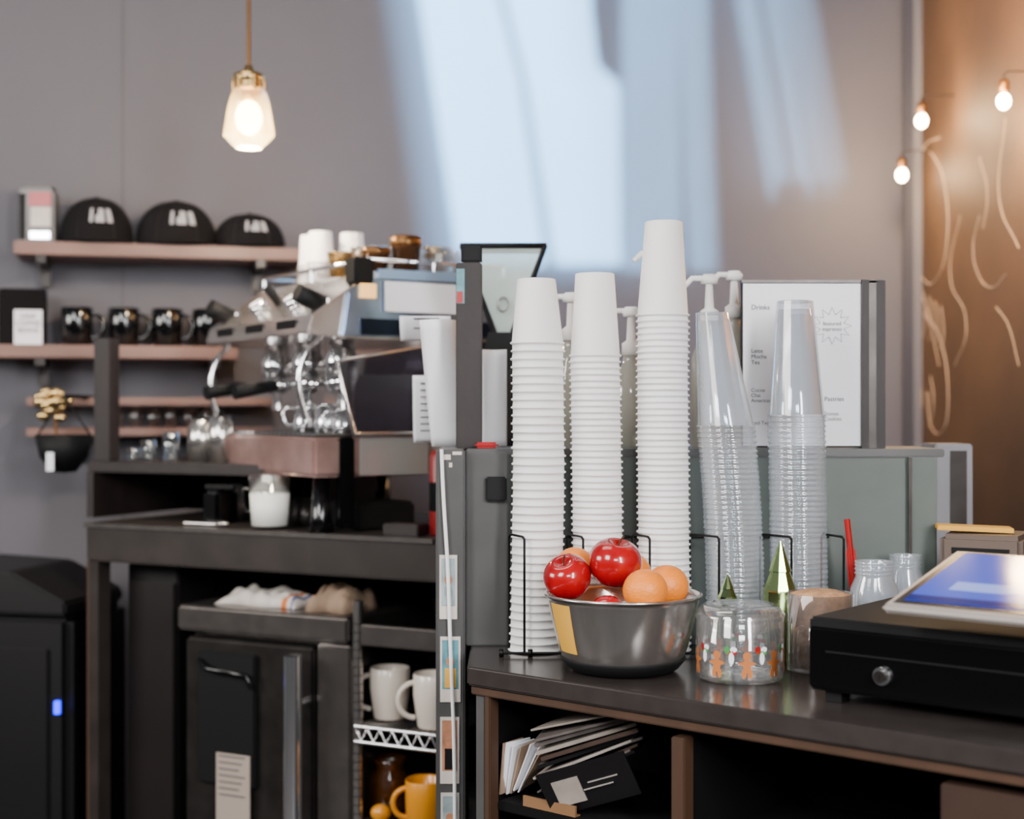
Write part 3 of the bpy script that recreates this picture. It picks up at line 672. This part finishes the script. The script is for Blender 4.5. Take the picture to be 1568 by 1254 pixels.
for dx,dy,z_,mt in ((-0.035,-0.035,0.045,m_red),(0.04,0.03,0.045,m_red),(-0.03,0.045,0.045,m_red),(0.045,-0.04,0.046,m_red),(-0.028,-0.062,0.098,m_red)):
    ball(g,'apple_lower',(dx,dy,z_),0.033 if z_<0.09 else 0.027,mt,(1,1,0.92))

# ---- gingerbread container
cx,cy=X(1133,2.115),2.115; g=grp('plastic_cookie_tub',(cx,cy,CZ)); R=0.0645; H=0.102
lathe(g,'tub',[(0,0.002),(R-0.006,0.001),(R-0.001,0.004),(R,0.012),(R,H-0.01),(R-0.004,H-0.006),(R-0.004,H),(R-0.006,H),(R-0.006,H-0.006),(R-0.002,H-0.012),(R-0.002,0.012),(R-0.006,0.005),(0,0.004)],m_jarp,seg=64)
lathe(g,'lid',[(R+0.001,H-0.012),(R+0.002,H-0.004),(R-0.006,H+0.004),(R-0.012,H+0.009),(R-0.018,H+0.006),(0,H+0.006)],m_jarp,seg=64)
def disc(ang,z,w_,h_,mt,nm,dz=0.0):
    bm=bmesh.new(); n=14; vs=[]
    for i in range(n):
        t=2*pi*i/n; a=ang+w_*math.cos(t)/R; vs.append(bm.verts.new(((R+0.0006+dz)*math.cos(a),(R+0.0006+dz)*math.sin(a),z+h_*math.sin(t))))
    bm.faces.new(vs); mk(g,nm,bm,mt)
for k in range(9):
    a=math.radians(-170+k*40); zz=0.030
    disc(a,zz+0.014,0.006,0.006,m_ginger,'gingerbread_head'); disc(a,zz,0.006,0.011,m_ginger,'gingerbread_body')
    disc(a,zz+0.003,0.013,0.0035,m_ginger,'gingerbread_arms'); disc(a-0.07,zz-0.012,0.0035,0.007,m_ginger,'gingerbread_leg'); disc(a+0.07,zz-0.012,0.0035,0.007,m_ginger,'gingerbread_leg')
    a+=math.radians(20); disc(a,0.048,0.008,0.0035,m_redp if k%2 else m_gprint,'candy'); disc(a,0.04,0.004,0.009,m_paper,'snow_drop'); disc(a+0.05,0.053,0.005,0.004,m_paper,'snow_drop')
    disc(a-0.1,0.052,0.004,0.006,m_gprint if k%2 else m_redp,'holly')

def hat(px,yt,yb,w_,d,jx=0):
    g=grp('metallic_party_hat',(X(px,d),d,CZ)); h=Z(yt,d)-CZ; r=w_/F*d/2; zb=Z(yb,d)-CZ
    lathe(g,'cone',[(r*0.95,0),(r*1.0,zb*0.4),(r,zb),(r*0.99,zb+0.002),(r*0.55,zb+(h-zb)*0.42),(r*0.68,zb+(h-zb)*0.40),(r*0.05,h),(0,h)],m_greengold,seg=10,smooth=False)
hat(1195,828,905,52,2.255); hat(1114,880,915,30,2.25)
d=2.19; g=grp('sugar_jar',(X(1256,d),d,CZ)); R2=0.050; H2=0.118
lathe(g,'jar',[(0,0),(R2,0),(R2+0.001,0.006),(R2+0.001,H2),(R2-0.001,H2),(R2-0.001,0.006),(0,0.004)],m_jarp,seg=48)
lathe(g,'sugar',[(0,0.005),(R2-0.003,0.006),(R2-0.003,0.100),(R2-0.004,0.116),(R2*0.5,0.122),(0,0.124)],m_sugar,seg=48)
def mason(px,d,r,h):
    g=grp('mason_jar',(X(px,d),d,CZ))
    lathe(g,'jar',[(0,0),(r*0.9,0),(r,0.006),(r,h*0.72),(r*0.78,h*0.84),(r*0.78,h*0.98),(r*0.84,h),(r*0.74,h),(r*0.72,h*0.84),(r*0.95,h*0.7),(r*0.95,0.01),(0,0.008)],m_clear,seg=40)
    for k in range(3): lathe(g,'thread',[(r*0.79,h*(0.87+0.04*k)),(r*0.84,h*(0.88+0.04*k)),(r*0.79,h*(0.89+0.04*k))],m_clear,seg=40)
mason(1339,2.27,0.038,0.158); mason(1386,2.37,0.032,0.158)
g=grp('red_spatula'); a=P(1312,935,2.33); b=P(1297,795,2.33)
tube(g,'handle',[a-Vector((0,0,0.09)),a,(a+b)/2,b],0.005,m_redp); box(g,'blade',((a+b)/2+Vector((0.001,0,-0.01)))[:],(0.016,0.006,0.075),m_redp,0.003,(0,-0.1,0))

# ---- menu holder
g=grp('menu_holder'); d=2.47
x0,x1=X(1138,d),X(1318,d); z0,z1=BZ+0.004,Z(434,d)
bx(g,'sheet',x0,x1,d,d+0.002,z0,z1,m_paper)
bx(g,'backing',x0-0.003,x1+0.003,d+0.002,d+0.01,z0-0.003,z1+0.004,m_black)
bx(g,'top_edge',x0-0.003,X(1352,d),d-0.004,d+0.012,z1+0.001,z1+0.006,m_steeld)
bx(g,'side_frame',x1,x1+0.012,d-0.01,d+0.03,BZ,z1+0.006,m_post); bx(g,'side_frame_light',x1+0.012,x1+0.026,d-0.004,d+0.03,BZ,z1+0.005,m_steeld); bx(g,'side_frame_outer',x1+0.026,X(1355,d),d-0.004,d+0.04,BZ,z1+0.005,m_post)
sb=[];cxs,czs=X(1274,d),Z(499,d)
for i in range(24):
    rr=0.034 if i%2==0 else 0.021; t=2*pi*i/24; sb.append((cxs+rr*math.cos(t),d-0.0008,czs+rr*0.95*math.sin(t)))
tube(g,'starburst',sb,0.0006,m_ink,True)
text(g,'burst_text','featured\nespresso',0.0095,(cxs,d-0.001,czs+0.001),(pi/2,0,0),m_ink)
for px_,py_,s_,t_ in ((1150,474,0.012,'Drinks'),(1150,540,0.010,'Latte\nMocha\nTea'),(1150,600,0.009,'Cocoa\nChai\nAmericano'),(1150,650,0.009,'Iced Tea'),(1262,614,0.011,'Pastries'),(1262,636,0.009,'Scones\nCookies')):
    text(g,'menu_text',t_,s_,(X(px_,d),d-0.001,Z(py_,d)),(pi/2,0,0),m_ink,'LEFT')
def syrup(px,pyt,d,col,rot=pi):
    zt=Z(pyt,d); g=grp('syrup_pump_bottle',(X(px,d),d,BZ),rot); hb=zt-BZ-0.085; r=0.031
    lathe(g,'bottle',[(0,0),(r,0),(r,hb*0.72),(r*0.5,hb*0.9),(r*0.42,hb),(0,hb)],col,seg=32)
    lathe(g,'pump_collar',[(0,hb),(0.016,hb),(0.016,hb+0.02),(0.008,hb+0.026),(0.006,hb+0.07),(0,hb+0.07)],m_white,seg=24)
    lathe(g,'pump_head',[(0,hb+0.068),(0.014,hb+0.068),(0.016,hb+0.078),(0.01,hb+0.085),(0,hb+0.085)],m_white,seg=24)
    tube(g,'pump_spout',[(0,0,hb+0.078),(0.03,0,hb+0.078),(0.044,0,hb+0.064)],0.005,m_white)
m_syr=thin('syrup_glass',(235,235,225),0.1,0.7,0.05,0.35,(215,215,205))
syrup(874,448,2.52,m_syr); syrup(966,470,2.52,m_syr); syrup(1008,382,2.565,m_syr); syrup(1086,420,2.50,m_syr,pi); syrup(1124,415,2.565,m_syr,pi+0.3)

g=grp('storage_box'); bx(g,'box',X(1432,2.68),X(1490,2.68),2.68,2.78,CZ,Z(680,2.68),M('box_grey',(140,138,142),0.5),0.003); bx(g,'lid_edge',X(1455,2.679),X(1480,2.679),2.676,2.68,Z(830,2.68),Z(690,2.68),m_steeld)
g=grp('receipt_printer',(X(1525,2.32),2.36,CZ),-0.5); box(g,'body',(0,0,0.098),(0.13,0.13,0.196),M('printer_grey',(96,80,70),0.5),0.008)
box(g,'yellow_slips',(-0.02,-0.01,0.203),(0.12,0.05,0.008),m_yellow,0.001,(0,0.03,0.3)); box(g,'slot',(0,-0.066,0.17),(0.09,0.002,0.01),m_black)

# ---- cash drawer
DFr=Fr(0.405,1.95,-39.4); g=DFr.g('cash_drawer')
zb=0.936; zt2=1.036
bx(g,'case',0,0.42,0.004,0.36,zb,zt2,m_black,0.004)
bx(g,'front',0.004,0.416,-0.004,0.004,zb+0.004,zt2-0.012,m_blackg,0.003)
bx(g,'front_groove',0.03,0.39,-0.006,-0.0035,zb+0.055,zb+0.057,m_black)
for x_,y_ in ((0.03,0.03),(0.39,0.03),(0.03,0.33),(0.39,0.33)): bx(g,'foot',x_-0.012,x_+0.012,y_-0.012,y_+0.012,CZ,zb,m_black)
tk=DFr.t(1352,-0.004); zk=DFr.z(1352,1035,-0.004)
cyl(g,'lock_collar',(tk,-0.004,zk),(tk,-0.010,zk),0.012,m_chrome); cyl(g,'lock',(tk,-0.010,zk),(tk,-0.016,zk),0.008,m_steeld); box(g,'key_slot',(tk,-0.0165,zk),(0.002,0.001,0.008),m_black)
BL=P(1348,926,1.80); TL=P(1463,842,1.97); Y=(TL-BL).normalized(); Xv=Vector((Y.y,-Y.x,0)).normalized(); N=Xv.cross(Y)
mt=Matrix((( Xv.x,Y.x,N.x,BL.x),(Xv.y,Y.y,N.y,BL.y),(Xv.z,Y.z,N.z,BL.z),(0,0,0,1)))
g=grp('pos_tablet'); g.matrix_world=mt
Lh=(TL-BL).length
bx(g,'housing',0,0.30,0,Lh,-0.012,0,m_sil,0.005)
bx(g,'bezel',0.012,0.288,0.012,Lh-0.010,0,0.0012,m_blackg)
bx(g,'screen',0.022,0.278,0.022,Lh-0.016,0.0012,0.002,m_bluescreen)
bx(g,'screen_bar',0.022,0.278,0.022,0.042,0.002,0.0024,M('screen_bar',(20,30,80),0.1,emit=((30,40,160),0.4)))
bx(g,'screen_tile',0.06,0.16,0.07,0.10,0.002,0.0024,M('screen_tile',(120,140,200),0.1,emit=((120,140,210),0.8)))
bx(g,'stand',0.08,0.22,0.05,0.15,-0.032,-0.012,m_sil,0.004)

# ================= LIGHTS =================
w=bpy.data.worlds.new('World'); bpy.context.scene.world=w; w.use_nodes=True; nt=w.node_tree
bg=nt.nodes['Background']; tc=nt.nodes.new('ShaderNodeTexCoord'); sx=nt.nodes.new('ShaderNodeSeparateXYZ'); rp=nt.nodes.new('ShaderNodeValToRGB')
nt.links.new(tc.outputs['Generated'],sx.inputs[0]); mr=nt.nodes.new('ShaderNodeMapRange'); mr.inputs['From Min'].default_value=-1
nt.links.new(sx.outputs['Z'],mr.inputs[0]); nt.links.new(mr.outputs[0],rp.inputs[0]); nt.links.new(rp.outputs[0],bg.inputs[0])
rp.color_ramp.elements[0].position=0.42; rp.color_ramp.elements[0].color=(0.03,0.024,0.02,1)
rp.color_ramp.elements[1].position=0.75; rp.color_ramp.elements[1].color=(0.42,0.45,0.52,1)
e=rp.color_ramp.elements.new(0.56); e.color=(0.52,0.51,0.52,1)
bg.inputs[1].default_value=0.34
def area(name,loc,target,sx_,sy_,e,col):
    l=bpy.data.lights.new(name,'AREA'); l.shape='RECTANGLE'; l.size=sx_; l.size_y=sy_; l.energy=e; l.color=col
    o=link(bpy.data.objects.new(name,l)); o.location=loc; o.rotation_euler=(Vector(target)-Vector(loc)).to_track_quat('-Z','Y').to_euler(); return o
def spot(name,loc,target,e,col,ang,blend=0.2,rad=0.03):
    l=bpy.data.lights.new(name,'SPOT'); l.energy=e; l.color=col; l.spot_size=math.radians(ang); l.spot_blend=blend; l.shadow_soft_size=rad
    o=link(bpy.data.objects.new(name,l)); o.location=loc; o.rotation_euler=(Vector(target)-Vector(loc)).to_track_quat('-Z','Y').to_euler(); return o
tg=Vector((0.35,4.2,2.2))
spot('window_daylight',S,tg,56000,(0.30,0.67,1.0),26,0.1,0.014)
spot('window_daylight_soft',S+Vector((0.03,0,0.01)),tg+Vector((0.05,0,0)),18000,(0.24,0.6,1.0),26,0.1,0.04)
spot('blue_wash',(0.42,1.2,3.6),(0.55,4.2,2.0),260,(0.18,0.46,1.0),44,1.0,0.3)
area('added_key_left',(-1.6,0.1,2.5),(0.2,2.3,1.2),0.9,1.0,72,(1.0,0.98,0.96))  # unseen area lamp added to brighten the cups from the left
area('added_key_right',(1.0,0.0,1.9),(0.4,2.4,1.3),0.3,1.2,58,(0.98,0.98,1.0))  # unseen area lamp added for whiter cups and narrow highlights
area('added_key_front',(0.15,-0.6,2.05),(0.45,2.45,1.35),0.7,0.25,26,(0.95,0.98,1.0))  # unseen area lamp added to lift the grey menu sheet
area('added_side_left',(-3.0,1.8,1.9),(-0.5,3.1,1.5),1.2,0.7,52,(1.0,0.96,0.92))  # unseen area lamp added to give the machine steel bright reflections
area('ceiling_light',(-0.8,2.4,3.4),(-0.6,3.0,1.0),1.4,0.8,20,(1.0,0.92,0.84))
spot('warm_wall_wash',(0.80,2.35,2.75),(1.32,3.0,2.45),620,(1.0,0.62,0.30),74,1.0,0.2)  # unseen spot added to imitate warm flare haze over the right wall

# ================= CAMERA =================
cam=bpy.data.cameras.new('camera'); co=link(bpy.data.objects.new('camera',cam)); co.location=(0,0,CAMZ); co.rotation_euler=(pi/2,0,0)
cam.lens=50; cam.sensor_width=36; cam.clip_start=0.05
cam.dof.use_dof=True; cam.dof.focus_distance=2.22; cam.dof.aperture_fstop=2.4
bpy.context.scene.camera=co
